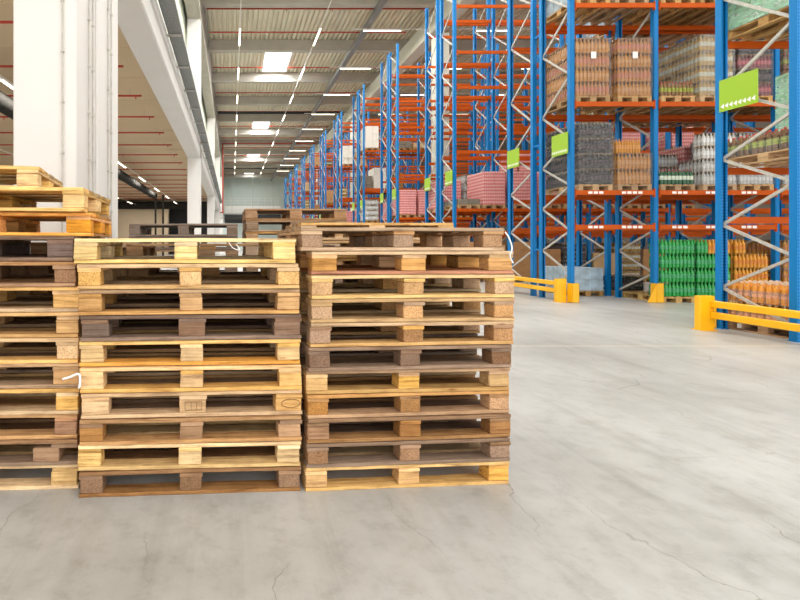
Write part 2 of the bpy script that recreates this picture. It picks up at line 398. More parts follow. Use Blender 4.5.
c=MB(); c.tube((-1.2,60.6,5.9),(-1.2,60.6,DECKZ-.6),.09,10); c.tube((-1.2,60.6,DECKZ-.6),(11,60.6,DECKZ-.6),.07,10); c.tube((-3.2,60.6,5.9-.5),(-1.2,60.6,5.9-.5),.09,10); c.tube((-1.2,60.6,5.3),(-1.2,60.6,6),.09,10)
o=c.build('riser_pipe',RED); h=MB(); h.tube((3,60.6,DECKZ-.55),(3,60.6,DECKZ),.015,6); h.build('hanger',GALV,o); tag(o,'thick red riser pipe beside the far columns, turning across the roof','pipe')
for y,nm in ((45.8,'nearer'),(79.5,'farther')):
    c=MB(); c.tube((-1.4,y,DECKZ-.75),(11,y,DECKZ-.75),.13,10)
    o=c.build('roof_pipe',BLACKM)
    for q in (0,4,8): h=MB(); h.tube((q,y,DECKZ-.65),(q,y,DECKZ),.015,6); h.build('hanger',GALV,o)
    tag(o,'black pipe crossing below the roof, %s of the two'%nm,'pipe')
# cable tray
t=thing('cable_tray','long grey perforated cable tray beside the top of the white edge beam','cable tray',(-1.35,0,6.36))
c=MB(); c.box(-.15,1,0,.17,58,.015); c.box(-.16,1,0,-.145,58,.08); c.box(.165,1,0,.18,58,.08); c.build('tray',GALVD,t)
for i in range(28):
    y=3.0+i*2.0; c=MB(); c.box(-.2,y-.02,-.05,.15,y+.02,-.005); c.box(-.145,y-.03,-.05,-.1,y+.03,.25); c.build('bracket',GALV,t)
# round duct in low hall
t=thing('air_duct','dark wrapped air duct hanging under the low ceiling behind the white column','duct',(-7.1,0,5.75))
c=MB(); c.tube((0,6,0),(0,42.5,0),.29,18); c.build('duct_run',DARKD,t)
for y in (17,25,33,41): c=MB(); c.tube((0,y-.1,0),(0,y+.1,0),.32,18); c.build('joint_band',DARKD,t)
for y in (12,20,28,36): c=MB(); c.tube((0,y,.25),(0,y,1.15),.012,6); c.build('hanger',GALV,t)
for x,nm in ((-7.2,'nearer the column'),(-6.6,'farther out')):
    c=MB(); c.tube((x+(.1 if x<-7 else .2),43.2,.0),(x+(.1 if x<-7 else .2),43.2,5.9),.09,12)
    tag(c.build('down_pipe',DARKD),'dark vertical pipe from the end of the wrapped duct, %s one'%('left' if x<-7 else 'right'),'pipe')

# ------------------------------------------------------------------ pallets
def board_mesh(L,W,T,seed,warp=.0015,seg=14):
    """a plank along x centred at 0, z 0..T, slightly warped with worn edges"""
    r=random.Random(seed); b=MB(); c=.003; vs=[]
    ph=r.random()*6; a=warp*r.uniform(.3,1)
    for i in range(seg+1):
        x=-L/2+L*i/seg; dz=a*math.sin(ph+x*5)
        jl=r.uniform(-.0022,.0022); jr=r.uniform(-.0022,.0022)
        if i in(0,seg): x+=r.uniform(-.003,.003)
        y0=-W/2+jl; y1=W/2+jr; jz=r.uniform(-.0008,.0003)
        for (y,z) in ((y0+c,0),(y1-c,0),(y1,c),(y1,T-c),(y1-c,T),(y0+c,T),(y0,T-c),(y0,c)):
            vs.append((x,y,z+dz+(jz if z>T/2 else 0)))
    fs=[]
    for i in range(seg):
        for j in range(8): fs.append((i*8+j,i*8+(j+1)%8,(i+1)*8+(j+1)%8,(i+1)*8+j))
    fs.append(tuple(range(8))[::-1]); fs.append(tuple(seg*8+j for j in range(8)))
    b.add(vs,fs); return b
PAL_H=.142
def board_set(L,W,T,name,n=4,seed=0,warp=.0012): return [board_mesh(L,W,T,seed+i,warp).mesh(name,WOOD) for i in range(n)]
TOPW=board_set(1.2,.145,.021,'top_board',5,10); TOPN=board_set(1.2,.10,.021,'top_board',4,30)
BOTW=board_set(1.2,.145,.021,'bottom_board',4,50); BOTN=board_set(1.2,.10,.021,'bottom_board',4,60)
def stringer_mesh(seed,w=.145):
    b=board_mesh(.8,w,.021,seed,.0008,8); b.v=[(-y,x,z) for x,y,z in b.v]; return b.mesh('stringer',WOOD)
STR=[stringer_mesh(70+i) for i in range(4)]
STRN=[stringer_mesh(80+i,.122) for i in range(4)]
def block_mesh(w,d,mat,seed):
    r=random.Random(seed); b=MB(); b.cbox(-w/2,-d/2,0,w/2,d/2,.0765,.004)
    b.v=[(x+r.uniform(-.002,.002),y+r.uniform(-.002,.002),z) for x,y,z in b.v]; return b.mesh('block',mat)
BLK={('w',0):[block_mesh(.145,.1,WOOD,i) for i in range(3)],('w',1):[block_mesh(.145,.145,WOOD,9+i) for i in range(3)],
     ('c',0):[block_mesh(.145,.1,CHIP,20+i) for i in range(3)],('c',1):[block_mesh(.145,.145,CHIP,29+i) for i in range(3)],
     ('n',0):[block_mesh(.122,.1,WOOD,40+i) for i in range(3)],('n',1):[block_mesh(.122,.145,WOOD,49+i) for i in range(3)],
     ('m',0):[block_mesh(.118,.1,CHIP,60+i) for i in range(3)],('m',1):[block_mesh(.118,.145,CHIP,69+i) for i in range(3)]}
def jit(c,a,r=R):
    k=1+r.uniform(-a,a); h=r.uniform(-a*.25,a*.25); return tuple(max(0,min(1,v*k*(1+(h if i==2 else (-h*.3 if i==0 else 0))))) for i,v in enumerate(c))
def pallet(x,y,z,rz,col,label,group=None,sx=1.03,zs=1.0,btype='n',bcol=None,bot=None,blkcol=None,top=None,solid=False,shift=0):
    """x,y: centre"""
    c=tuple(a*b for a,b in zip(lin(col),(1.0,.965,.88))); t=thing('wooden_pallet',label,'pallet',(x,y,z),rz,group); t.scale=(sx,1.0,zs)
    bc=lin(blkcol) if blkcol else c; bb=lin(bot) if bot else c; tc=lin(top) if top else c
    aged_shaded=lambda q,k: tuple(a*k for a in (q[0],q[1]*1.01,q[2]*1.10))  # inner boards: dusty grey, with the dark interior's shade painted into the colour
    def put(nm,ms,px,py,pz,cc,rx=0.0):
        o=inst(nm,R.choice(ms),t,(px,py,pz),(rx,0,R.uniform(-.004,.004)),jit(cc,.13))
        if R.random()<.5: o.scale=(-1,1,1)
    for i,py in enumerate((-.35,0,.35)):
        put('bottom_board',BOTW if i==1 else BOTN,0,py,0,bb if i==0 else aged_shaded(bb,.62))
        for j,px in enumerate((-.5275,0,.5275)):
            w=btype; 
            if w in 'nm' and j==1: ww=w
            else: ww=w
            dx=(.012 if ww in 'nm' else 0)*(1 if j==2 else -1 if j==0 else 0)
            sh=shift if (i==0 and j==2) else 0
            put('block',BLK[(ww,1 if i==1 else 0)],px+dx+R.uniform(-.006,.004)*(-1 if j==0 else 1)-sh,py+R.uniform(0,.004)*(1 if i==0 else -1),.0215,bc)
    for px in (-.5275,0,.5275):
        nn=btype in 'nm' and px!=0
        put('stringer',STRN if btype in 'nm' else STR,px+(.012*(1 if px>0 else -1) if nn else 0),0,.0985,tc if R.random()<.4 else bc)
    tb=[(-.3275,1),(-.178,0),(0,1),(.178,0),(.3275,1)]
    if solid: tb=[(-.3275,1),(-.181,1),(-.035,1),(.111,1),(.257,0),(.35,0)][:6]
    for i,(py,wide) in enumerate(tb):
        put('top_board',TOPW if wide else TOPN,R.uniform(-.004,.004),py,.12,aged_shaded(tc,.6) if i else jit(tc,.05))
    return t
# one-mesh pallet for those seen small
def small_pallet_mesh():
    b=MB()
    for py,w in ((-.35,.1),(0,.145),(.35,.1)):
        b.box(-.6,py-w/2,0,.6,py+w/2,.021)
        for px in (-.5275,0,.5275): b.box(px-.07,py-w/2,.021,px+.07,py+w/2,.098)
    for px in (-.5275,0,.5275): b.box(px-.0725,-.4,.098,px+.0725,.4,.119)
    for py,w in ((-.3275,.145),(-.178,.1),(0,.145),(.178,.1),(.3275,.145)): b.box(-.6,py-w/2,.119,.6,py+w/2,.141)
    return b.mesh('wooden_pallet',WOOD)
SPM=small_pallet_mesh()
def spallet(x,y,z,rz,col,label,group=None):
    o=inst('wooden_pallet',SPM,None,(x,y,z),(0,0,rz),jit(lin(col),.15)); return tag(o,label,'pallet',group)

def front_stack(xl,yl,xr,yr,n,H,specs,where,zs=1.0,depth=.8):
    """stack from its front-left and front-right floor corners"""
    rz=math.atan2(yr-yl,xr-xl); L=math.hypot(xr-xl,yr-yl); sx=L/1.2
    u=Vector((math.cos(rz),math.sin(rz),0)); v=Vector((-math.sin(rz),math.cos(rz),0))
    for i in range(n):
        s=specs[n-1-i]; o=ords[i]
        jx=s.get('dx',0)+R.uniform(-.006,.006); jy=R.uniform(-.012,.012)+s.get('dy',0)
        p=Vector((xl+.011,yl,0))+u*(L/2+jx)+v*(depth/2+jy)
        pos='bottom' if i==0 else ('top' if i==n-1 else '%s from the bottom'%o)
        lab='%s wooden pallet, %s of the %s'%(s['w'],pos,where)
        kw={q:s[q] for q in s if q not in('w','c','dx','dy','rz')}
        pallet(p.x,p.y,i*H,rz+R.uniform(-.008,.008)+s.get('rz',0),s['c'],lab,None,sx,zs,**kw)
ZS=.972
mid=[dict(w='pale new pine',c=(246,220,160),btype='n'),
 dict(w='light tan',c=(222,186,132),btype='m'),
 dict(w='tan',c=(205,165,116),btype='n'),
 dict(w='dark grey weathered',c=(136,112,98),btype='w'),
 dict(w='tan, orange bottomed',c=(225,190,130),btype='n',bot=(222,168,92)),
 dict(w='light tan',c=(222,184,126),btype='n',blkcol=(228,186,120)),
 dict(w='tan, wide blocked',c=(218,180,128),btype='w'),
 dict(w='brown-grey',c=(186,150,112),btype='n',blkcol=(176,134,90)),
 dict(w='pale yellow',c=(236,202,138),btype='n'),
 dict(w='dark brown',c=(160,122,84),btype='m',blkcol=(150,110,70))]
MIDFIRST=len(bpy.data.objects)
for q,v in zip(mid,(-.034,-.016,-.006,0,.002,.006,.012,.002,0,0)): q['dx']=v
H_MID=.1450; front_stack(-.862,2.600,.384,2.668,10,H_MID,mid,'middle front stack',1.0)
rig=[dict(w='greyish tan',c=(198,164,124),btype='m',blkcol=(178,142,106),dx=-.012,dy=.0),
 dict(w='tan, red-brown bottomed',c=(214,178,126),btype='w',bot=(196,128,82),blkcol=(216,164,98),dx=.02),
 dict(w='pale chip-blocked',c=(228,196,136),btype='m',blkcol=(196,158,110),dx=.02),
 dict(w='tan chip-blocked',c=(212,176,122),btype='m',blkcol=(188,148,102)),
 dict(w='light brown',c=(212,174,120),btype='m',blkcol=(178,138,98)),
 dict(w='dark grey-brown',c=(150,124,102),btype='m',blkcol=(140,108,82),dx=-.01),
 dict(w='tan solid-decked',c=(222,182,118),btype='n',solid=True,top=(190,150,104)),
 dict(w='olive-brown',c=(190,146,92),btype='m',blkcol=(180,134,80),dx=.02),
 dict(w='brown',c=(166,130,94),btype='n',blkcol=(176,128,78)),
 dict(w='grey-brown',c=(152,124,100),btype='m',blkcol=(156,124,96)),
 dict(w='pale yellow',c=(236,196,126),btype='n',blkcol=(232,182,108))]
for q,v in zip(rig,(-.036,.026,.026,.022,.02,.0,-.004,.006,0,-.004,-.01)): q['dx']=v
H_RIG=.1375; front_stack(.424,2.651,1.632,2.742,11,H_RIG,rig,'right front stack',.954)
lef=[dict(w='dark grey-brown',c=(140,112,92),btype='w',blkcol=(128,104,92)),
 dict(w='brown, chip-blocked',c=(176,136,98),btype='m',blkcol=(150,114,84)),
 dict(w='tan',c=(208,172,122),btype='w'),
 dict(w='light brown',c=(206,166,112),btype='n'),
 dict(w='tan',c=(212,176,122),btype='m'),
 dict(w='greyish tan',c=(190,156,118),btype='w'),
 dict(w='pale tan',c=(224,188,130),btype='n'),
 dict(w='tan, brown blocked',c=(204,162,110),btype='n',blkcol=(178,124,72)),
 dict(w='grey-brown',c=(166,134,104),btype='w',blkcol=(176,136,98),shift=.10),
 dict(w='pale yellow',c=(232,196,134),btype='w')]
for q,v in zip(lef,(-.034,-.012,-.004,0,0,0,0,0,-.004,0)): q['dx']=v
front_stack(-.895-1.235,2.620,-.897,2.676,10,.1462,lef,'left front stack',1.02)
# burnt stamps on two blocks of the wide blocked pallet in the middle stack
BURN=plain('burnt_mark',(96,62,36),.8,0,.1,10)
for o in [q for q in bpy.data.objects if q.get('label','').startswith('tan, wide blocked')]:
    m=MB(); n_=28; P=[(.535+.052*math.cos(2*PI*i/n_),-.4045,.066+.024*math.sin(2*PI*i/n_)) for i in range(n_+1)]
    for i in range(n_): m.bar(P[i],P[i+1],.0022,.003,0,(0,1,0))
    m.build('stamp_mark',BURN,o)
    m=MB()
    for a,c in (((-.045,.04),(.045,.04)),((.045,.04),(.045,.086)),((.045,.086),(-.045,.086)),((-.045,.086),(-.045,.04)),((-.012,.04),(-.012,.086)),((.018,.04),(.018,.086))):
        m.bar((a[0],-.4045,a[1]),(c[0],-.4045,c[1]),.0022,.003,0,(0,1,0))
    m.build('stamp_mark',BURN,o)
# three pallets crowning the left stack (given by their front right corner)
def crown(cx,cy,z,rz,col,label,**kw):
    u=Vector((math.cos(rz),math.sin(rz))); v=Vector((-math.sin(rz),math.cos(rz)))
    p=Vector((cx,cy))-u*.618+v*.4; pallet(p.x,p.y,z,rz,col,label,None,1.03,1.02,**kw)
z0=.1462*10+.002
crown(-.872,2.88,z0,.10,(236,170,66),'orange stained wooden pallet lying directly on the left front stack',btype='w',blkcol=(236,164,44))
crown(-.895,2.80,z0+.1465,.06,(230,194,122),'tan wooden pallet second of the three crowning the left stack',btype='n')
crown(-1.215,2.92,z0+.293,.17,(236,200,128),'topmost pale orange-tan pallet over the left stack, turned askew',btype='n')
# stacks behind
pool=[('tan',(204,166,116)),('brown',(164,126,90)),('grey-brown',(146,120,98)),('light tan',(222,188,134)),('dark brown',(130,100,74)),('greyish tan',(184,152,116))]
def back_stack(x,y,rz,n,H,where,detail=2,tops=None,sp=True):
    for i in range(n):
        nm,c=R.choice(pool)
        if tops and n-1-i<len(tops): nm,c=tops[n-1-i]
        pos='bottom' if i==0 else ('top' if i==n-1 else '%s from the bottom'%ords[i])
        lab='%s wooden pallet, %s of the %s'%(nm,pos,where)
        jx,jy,jr=R.uniform(-.015,.015),R.uniform(-.01,.01),R.uniform(-.012,.012)
        if n-1-i<detail: pallet(x+jx,y+jy,i*H,rz+jr,c,lab,None,1.03,H/.1442,btype=R.choice('nwmc'))
        else:
            o=spallet(x+jx,y+jy,i*H,rz+jr,c,lab); o.scale=(1.03,1,H/.1427)
back_stack(-.20,3.96,.04,10,.1418,'stack close behind the middle one',3)
back_stack(1.15,4.14,.02,11,.1442,'stack close behind the right one',3,[('light tan',(220,182,126)),('tan',(206,168,118))])
back_stack(-1.52,4.06,.0,10,.1427,'stack hard against the white column',0)
back_stack(-.55,5.70,.0,11,.1495,'grey-topped stack far behind',2,[('dark grey',(132,118,110)),('dark grey',(124,108,98)),('grey-brown',(150,126,104))])
back_stack(.77,6.05,.02,13,.1415,'tallest stack far behind',3,[('brown',(176,136,94)),('grey-brown',(168,140,112)),('tan',(196,160,118))])
# torn plastic straps
def strap(pts,label,w=.004):
    m=MB(); P=[Vector(p) for p in pts]; Q=[]
    for i in range(len(P)-1):
        a=P[max(0,i-1)];b_=P[i];c=P[i+1];d=P[min(len(P)-1,i+2)]
        for q in range(5):
            t=q/5; Q.append(.5*((2*b_)+(c-a)*t+(2*a-5*b_+4*c-d)*t*t+(3*b_-a-3*c+d)*t**3))
    Q.append(P[-1])
    for i in range(len(Q)-1): m.tube(Q[i],Q[i+1],w,6)
    tag(m.build('plastic_strap',PAPER),label,'strap')
def px(x,y,d): return ((x-232)*d/465,d,CAMH+(243-y)*d/465)
strap([px(505,232,2.70),px(509,238,2.69),px(512,248,2.69),px(510,256,2.69),px(513,263,2.69)],'thin white plastic strap hanging at the corner of the right front stack')
strap([px(63,379,2.56),px(70,377,2.55),px(79,374,2.57),px(80,383,2.57),px(79,388,2.55)],'torn white plastic tag between the left and middle front stacks',.007)
strap([px(228,241,2.66),px(233,248,2.64),px(240,250,2.65),px(236,244,2.66)],'loose white string on the top pallet of the middle front stack',.0022)
# pencilled marks on the blocks are left as wood figure

# ------------------------------------------------------------------ racks
XE=8.125; PITCH=5.84; FD=1.13
def upright_mesh(h):
    b=MB(); w=.052
    # open C profile: web faces the aisle
    b.box(-w,-.05,0,w,-.035,h); b.box(-w,-.035,0,-w+.012,.05,h); b.box(w-.012,-.035,0,w,.05,h)
    b.box(-w+.012,.035,0,-w+.03,.05,h); b.box(w-.03,.035,0,w-.012,.05,h)
    b.box(-.066,-.055,0,.066,.06,.012)
    return b.mesh('upright',BLUE)
UPH=11.2; UPM=upright_mesh(UPH)
ZO=[.69,1.72,2.80,3.93,5.47,7.06,8.62,10.2]      # brace nodes on the aisle side
ZI=[.2,1.22,2.3,3.35,4.67,6.26,7.85,9.4,10.95]   # inner side
def brace_segments():
    s=[]
    for i in range(len(ZO)):
        s.append(((0,ZI[i]),(1,ZO[i]))); s.append(((1,ZO[i]),(0,ZI[i+1])))
    return s
BAYS=[8.125,10.125,13.025,15.925,18.825,21.725,24.625]
LV_NEAR=[1.8,2.62,4.73,7.08,9.45]; LV_FAR=[1.8,2.62,4.73,7.08,8.36,10.03]
def beam_mesh(L):
    b=MB(); b.box(.07,-.025,-.055,L-.07,.025,.055); b.box(.055,-.032,-.11,.07,.03,.10); b.box(L-.07,-.032,-.11,L-.055,.03,.10)
    return b.mesh('beam',ORANGE)
BM={2.0:beam_mesh(2.0),2.9:beam_mesh(2.9)}
stk=MB()
for i in range(4): stk.box(i*.13,-.002,-.03,i*.13+.10,0,.03)
STK=[]
for n_ in (3,4):
    q=MB()
    for i in range(n_): q.box(i*.13,-.002,-.03,i*.13+.10,0,.03)
    STK.append(q.mesh('shelf_label',PAPER))
def protm(slant):
    prot=MB(); prot.box(-.085,-.105,0,.085,-.09,.45); prot.box(-.085,-.105,0,-.07,.06,.45); prot.box(.07,-.105,0,.085,.06,.45)
    if slant: prot.add([(-.085,-.1,0),(-.085,-.1,.42),(-.30,-.1,0),(-.085,-.09,0),(-.085,-.09,.42),(-.30,-.09,0)],[(0,1,2),(5,4,3),(1,4,5,2),(0,2,5,3)])
    elif slant is False: prot.add([(.085,.06,0),(.085,.06,.42),(.085,.28,0),(.075,.06,0),(.075,.06,.42),(.075,.28,0)],[(0,1,2),(5,4,3),(1,4,5,2),(0,2,5,3)])
    return prot.mesh('upright_protector',YELLOW)
PROT=protm(True); PROTE=protm(False); PROTN=protm(None)
def rack(row,half,y0,levels,nb,near,plabel):
    """y0: nearer upright centre. half 'a' has its aisle at the near side, 'b' at the far side"""
    rowname='%s rack row'%ords[row-1] if half else ''
    t=thing('pallet_rack',plabel,'pallet rack',(XE,y0,0))
    yA,yB=(0,FD) if half=='a' else (FD,0)     # aisle side / inner side
    for bi in range(nb+1):
        x=BAYS[bi]-XE
        for yy in (yA,yB):
            fl=(yy==FD)
            o=inst('upright',UPM,t,(x,yy-(.05 if fl else -.05),0),(0,0,PI if fl else 0))
        segs=brace_segments()
        P=lambda s,z:(x,(yA+(.06 if yA==0 else -.06)) if s else (yB+(.06 if yB==0 else -.06)),z)
        if near:
            for (a,za),(c_,zc) in segs:
                m=MB(); m.bar(P(a,za),P(c_,zc),.042,.03); m.build('brace',GALV,t)
        else:
            if bi<=3:
                m=MB()
                for (a,za),(c_,zc) in segs: m.bar(P(a,za),P(c_,zc),.042,.03)
                m.build('bracing',GALV,t)
    for bi in range(nb):
        L=round(BAYS[bi+1]-BAYS[bi],1); x=BAYS[bi]-XE
        for li,z in enumerate(levels):
            for yy,rot in ((-.012,0),(FD+.012,PI)):
                o=inst('beam',BM[L],t,(x if rot==0 else x+L,yy,z),(0,0,rot))
                if near and rot==0 and half=='a' and li in(0,1):
                    for q,sx in enumerate((.35,1.15,2.0)):
                        if sx+.4<L: inst('shelf_label',STK[q%2],o,(sx,-.026,0))
    return t
rowd={}
for r_ in range(1,13):
    y0=11.10+PITCH*(r_-2)
    rowd[r_]=y0
    nb=4 if r_<=2 else (5 if r_==3 else (6 if r_<=5 else 4))
    if r_>=8: nb=3
    lv=LV_NEAR if r_<=2 else LV_FAR
    if r_==1:
        rack(1,'b',6.64,lv,3,True,'blue and orange pallet rack nearest the camera, behind the first yellow guard rail')
        continue
    near=r_==2
    if r_>=5: lv=[1.8,2.62,4.73,7.08,9.0,10.3]
    rack(r_,'a',y0,lv,nb,near,'blue and orange pallet rack, near half of the %s double row'%ords[r_-1])
    rack(r_,'b',y0+1.38,lv,nb,near,'blue and orange pallet rack, far half of the %s double row'%ords[r_-1])
    t=thing('row_spacer','short blue spacers tying the two halves of the %s double rack row'%ords[r_-1],'rack spacer',(XE,y0+FD,0))
    for z in (1.25,4.0,6.9,9.6):
        m=MB(); m.box(-.025,.002,z-.025,.025,.248,z+.025); m.build('spacer_bar',BLUE,t)
    if r_<=3:
        for bi in range(0,nb):
            tag(inst('upright_protector',PROT if bi else PROTE,None,(BAYS[bi],y0-.005,0.012)),
                'yellow foot guard on upright %s of the %s rack row'%(['one','two','three','four','five'][bi],ords[r_-1]),'foot guard')
tag(inst('upright_protector',PROTN,None,(XE,6.64+FD+.02,0.012),(0,0,PI)),'yellow foot guard behind the thick post of the first guard rail','foot guard')
# signs on the row ends
arr=MB()
for i in range(8):
    y=.02+i*.065; arr.add([(-.0065,y,.085),(-.0065,y+.056,.042),(-.0065,y+.056,.128)],[(0,1,2),(2,1,0)])
ARR=arr.mesh('arrow_marking',PAPER)
sg=MB(); sg.box(-.005,0,0,.005,.56,.52); SGM=sg.mesh('sign',GREENS)
def sign(y,label,flip):
    o=tag(inst('aisle_sign',SGM,None,(XE-.085,y,CAMH+2.15)),label,'sign')
    a=inst('arrow_marking',ARR,o)
    a.location=(0,.56,0) ; a.scale=(1,-1,1)
    if flip: a.location=(0,0,0); a.scale=(1,1,1)
    return o
sign(7.11,'large green sign with white arrows on the rack end nearest the camera',False)
for r_ in range(2,10):
    y0=rowd[r_]
    sign(y0+.03,'green arrow sign on the near upright of the %s double rack row'%ords[r_-1],True)
    sign(y0+2.51-.59,'green arrow sign on the far upright of the %s double rack row'%ords[r_-1],False)
# guard rails
def guard(x,y0,y1,label):
    t=thing('guard_rail',label,'guard rail',(x,0,0))
    for y in (y0,y1):
        m=MB(); m.cbox(-.12,y-.05,0,.12,y+.05,.56,.008); m.box(-.12,y-.1,0,.12,y+.1,.012); m.build('post',YELLOW,t)
    for z in (.20,.38):
        m=MB(); m.cbox(.04,y0+.051,z,.12,y1-.051,z+.105,.008); m.build('rail',YELLOW,t)
guard(7.72,5.0,7.6,'yellow double guard rail at the end of the rack nearest the camera')
guard(7.905,11.2,13.75,'yellow double guard rail at the end of the second rack row')
guard(7.89,17.05,19.5,'yellow double guard rail at the end of the third rack row')

# ------------------------------------------------------------------ goods
def gm(name,rgb,rough=.25,spec=.6,var=.18,scale=30): return plain(name,rgb,rough,0,var,scale,0,spec)
GB={ # body, label, cap
 'green':(gm('green_bottle',(22,150,62)),gm('green_label',(64,158,104),.5),gm('green_cap',(60,170,80),.4)),
 'dgreen':(gm('dark_green_bottle',(30,84,52)),gm('white_label',(196,206,190),.5),gm('red_cap',(190,44,36),.4)),
 'amber':(gm('amber_bottle',(206,138,20)),gm('amber_label',(200,120,28),.5),gm('amber_cap',(216,166,70),.4)),
 'ginger':(gm('ginger_bottle',(190,128,44)),gm('ginger_label',(196,140,74),.5),gm('ginger_cap',(226,146,56),.4)),
 'rose':(gm('rose_bottle',(186,124,62)),gm('rose_label',(190,112,80),.5),gm('orange_cap',(226,140,50),.4)),
 'gold':(gm('gold_bottle',(190,150,54)),gm('pale_label',(206,206,186),.5),gm('gold_cap',(212,176,90),.4)),
 'cola':(gm('cola_bottle',(30,24,26)),gm('cola_label',(74,60,68),.5),gm('grey_cap',(188,180,182),.4)),
 'clear':(gm('clear_bottle',(198,198,194)),gm('clear_label',(212,214,214),.5),gm('white_cap',(224,224,222),.4)),
 'berry':(gm('berry_bottle',(128,60,66)),gm('berry_label',(180,84,96),.5),gm('berry_cap',(206,150,150),.4)),
 'mixed':(gm('mixed_bottle',(120,86,52),.3,.5,.6,14),gm('mixed_label',(150,160,60),.5,.5,.6,20),gm('mixed_cap',(206,60,40),.4)),
 'juice':(gm('juice_bottle',(224,148,36)),gm('juice_label',(216,150,110),.5,.5,.55,16),gm('juice_cap',(226,200,170),.4)),
}
def bprof(h,r):
    return [(r*.8,0,0),(r,.012,0),(r,h*.30,0),(r*1.01,h*.31,1),(r*1.01,h*.58,1),(r,h*.59,0),(r*.86,h*.72,0),(r*.42,h*.88,0),(r*.34,h*.93,0),(r*.40,h*.935,2),(r*.38,h,2)]
def layer_mesh(kind,w,d,h,full,nx=9,ny=13):
    b=MB(); r=min(w/nx,d/ny)/2*.985
    for i in range(nx):
        for j in range(ny):
            if not full and 0<i<nx-1 and 0<j<ny-1: continue
            b.lathe((i+.5)*w/nx,(j+.5)*d/ny,0,bprof(h,r),8,.2)
    return b.mesh('bottle_layer',list(GB[kind]))
_lc={}
def LM(kind,w,d,h,full):
    k_=(kind,w,d,h,full)
    if k_ not in _lc: _lc[k_]=layer_mesh(*k_)
    return _lc[k_]
_wc={}
def wrap_mesh(w,d,h,m,key):
    if (w,d,h,key) not in _wc:
        b=MB(); r=random.Random(3); nx,ny,nz=6,8,10; e=.012
        def side(p0,du,dv,nu,nv,nrm):
            vs=[]
            for i in range(nu+1):
                for j in range(nv+1):
                    q=Vector(p0)+Vector(du)*i/nu+Vector(dv)*j/nv
                    if 0<i<nu and 0<j<nv: q+=Vector(nrm)*r.uniform(-.001,.010)
                    vs.append(tuple(q))
            b.add(vs,[(i*(nv+1)+j,(i+1)*(nv+1)+j,(i+1)*(nv+1)+j+1,i*(nv+1)+j+1) for i in range(nu) for j in range(nv)],0,True)
        side((-e,-e,0),(w+2*e,0,0),(0,0,h),nx,nz,(0,-1,0)); side((-e,d+e,0),(w+2*e,0,0),(0,0,h),nx,nz,(0,1,0))
        side((-e,-e,0),(0,d+2*e,0),(0,0,h),ny,nz,(-1,0,0)); side((w+e,-e,0),(0,d+2*e,0),(0,0,h),ny,nz,(1,0,0))
        side((-e,-e,h),(w+2*e,0,0),(0,d+2*e,0),nx,ny,(0,0,1))
        _wc[(w,d,h,key)]=b.mesh('stretch_wrap',m)
    return _wc[(w,d,h,key)]
sheet_m=MB(); sheet_m.box(0,0,0,.8,1.2,.004); SHEET=sheet_m.mesh('layer_sheet',CARD2)
tagm=MB(); tagm.box(-.06,-.003,-.08,.06,0,.08); PTAG=tagm.mesh('paper_label',PAPER)
def bottle_load(x,y,z,kind,n,label,wrap=None,h=.315,group=None,tagz=None,nbk=None):
    t=thing('bottle_load',label,'bottle load',(x,y,z),R.uniform(-.008,.008),group)
    for i in range(n):
        kk=kind if isinstance(kind,str) else kind[i%len(kind)]
        o=inst('bottle_layer',LM(kk,.8,1.2,h,i==n-1 and z+n*h<1.9),t,(0,0,i*(h+.006)))
        inst('layer_sheet',SHEET,o,(0,0,h+.001))
    if wrap: inst('stretch_wrap',wrap_mesh(.8,1.2,n*(h+.006)+.008,wrap,wrap.name),t)
    if tagz: inst('paper_label',PTAG,t,(.38,-.028,tagz))
    return t
# six-packs as individuals
def pack_mesh(kind,h,r=.0435,parts=False):
    b=MB()
    for i in range(3):
        for j in range(2): b.lathe((i-1)*.088,(j-.5)*.088,0,bprof(h,r),10,.2)
    return b.mesh('bottle_pack',list(GB[kind]))
def one_bottle(kind,h,r=.0435):
    b=MB(); b.lathe(0,0,0,bprof(h,r),14,.2); return b.mesh('bottle',list(GB[kind]))
_pm={}; _ob={}
sf=MB(); sf.box(-.1322,-.0885,0,.1322,.0885,.20); SFM=sf.mesh('shrink_wrap',SHRINK)
def packs(x,y,z,kinds,label,group,h=.315,detail=False,cols=3,rows=6,skip=None):
    """kinds: list (per layer) of kind; packs of 2x3 bottles"""
    for li,kk in enumerate(kinds):
        last=li==len(kinds)-1
        for j in range(rows):
            for i in range(cols):
                if not last and skip is None and 0<i<cols-1 and 0<j<rows-1: continue
                if skip and skip(li,i,j): continue
                K=kk(i,j) if callable(kk) else kk
                px_,py_,pz_=x+.1335+i*.267,y+.1+j*.2,z+li*(h+.006)
                lab=label if isinstance(label,str) else label(K)
                grp=group if isinstance(group,str) else group(K)
                if detail:
                    t=thing('bottle_pack',lab,'six-pack',(px_,py_,pz_),R.uniform(-.004,.004),grp)
                    if (K,h) not in _ob: _ob[(K,h)]=one_bottle(K,h)
                    for a in range(3):
                        for c in range(2): inst('bottle',_ob[(K,h)],t,((a-1)*.088,(c-.5)*.088,0))
                    inst('shrink_wrap',SFM,t,(0,0,.001))
                else:
                    if (K,h) not in _pm: _pm[(K,h)]=pack_mesh(K,h)
                    tag(inst('bottle_pack',_pm[(K,h)],None,(px_,py_,pz_),(0,0,R.uniform(-.02,.02))),lab,'six-pack',grp)
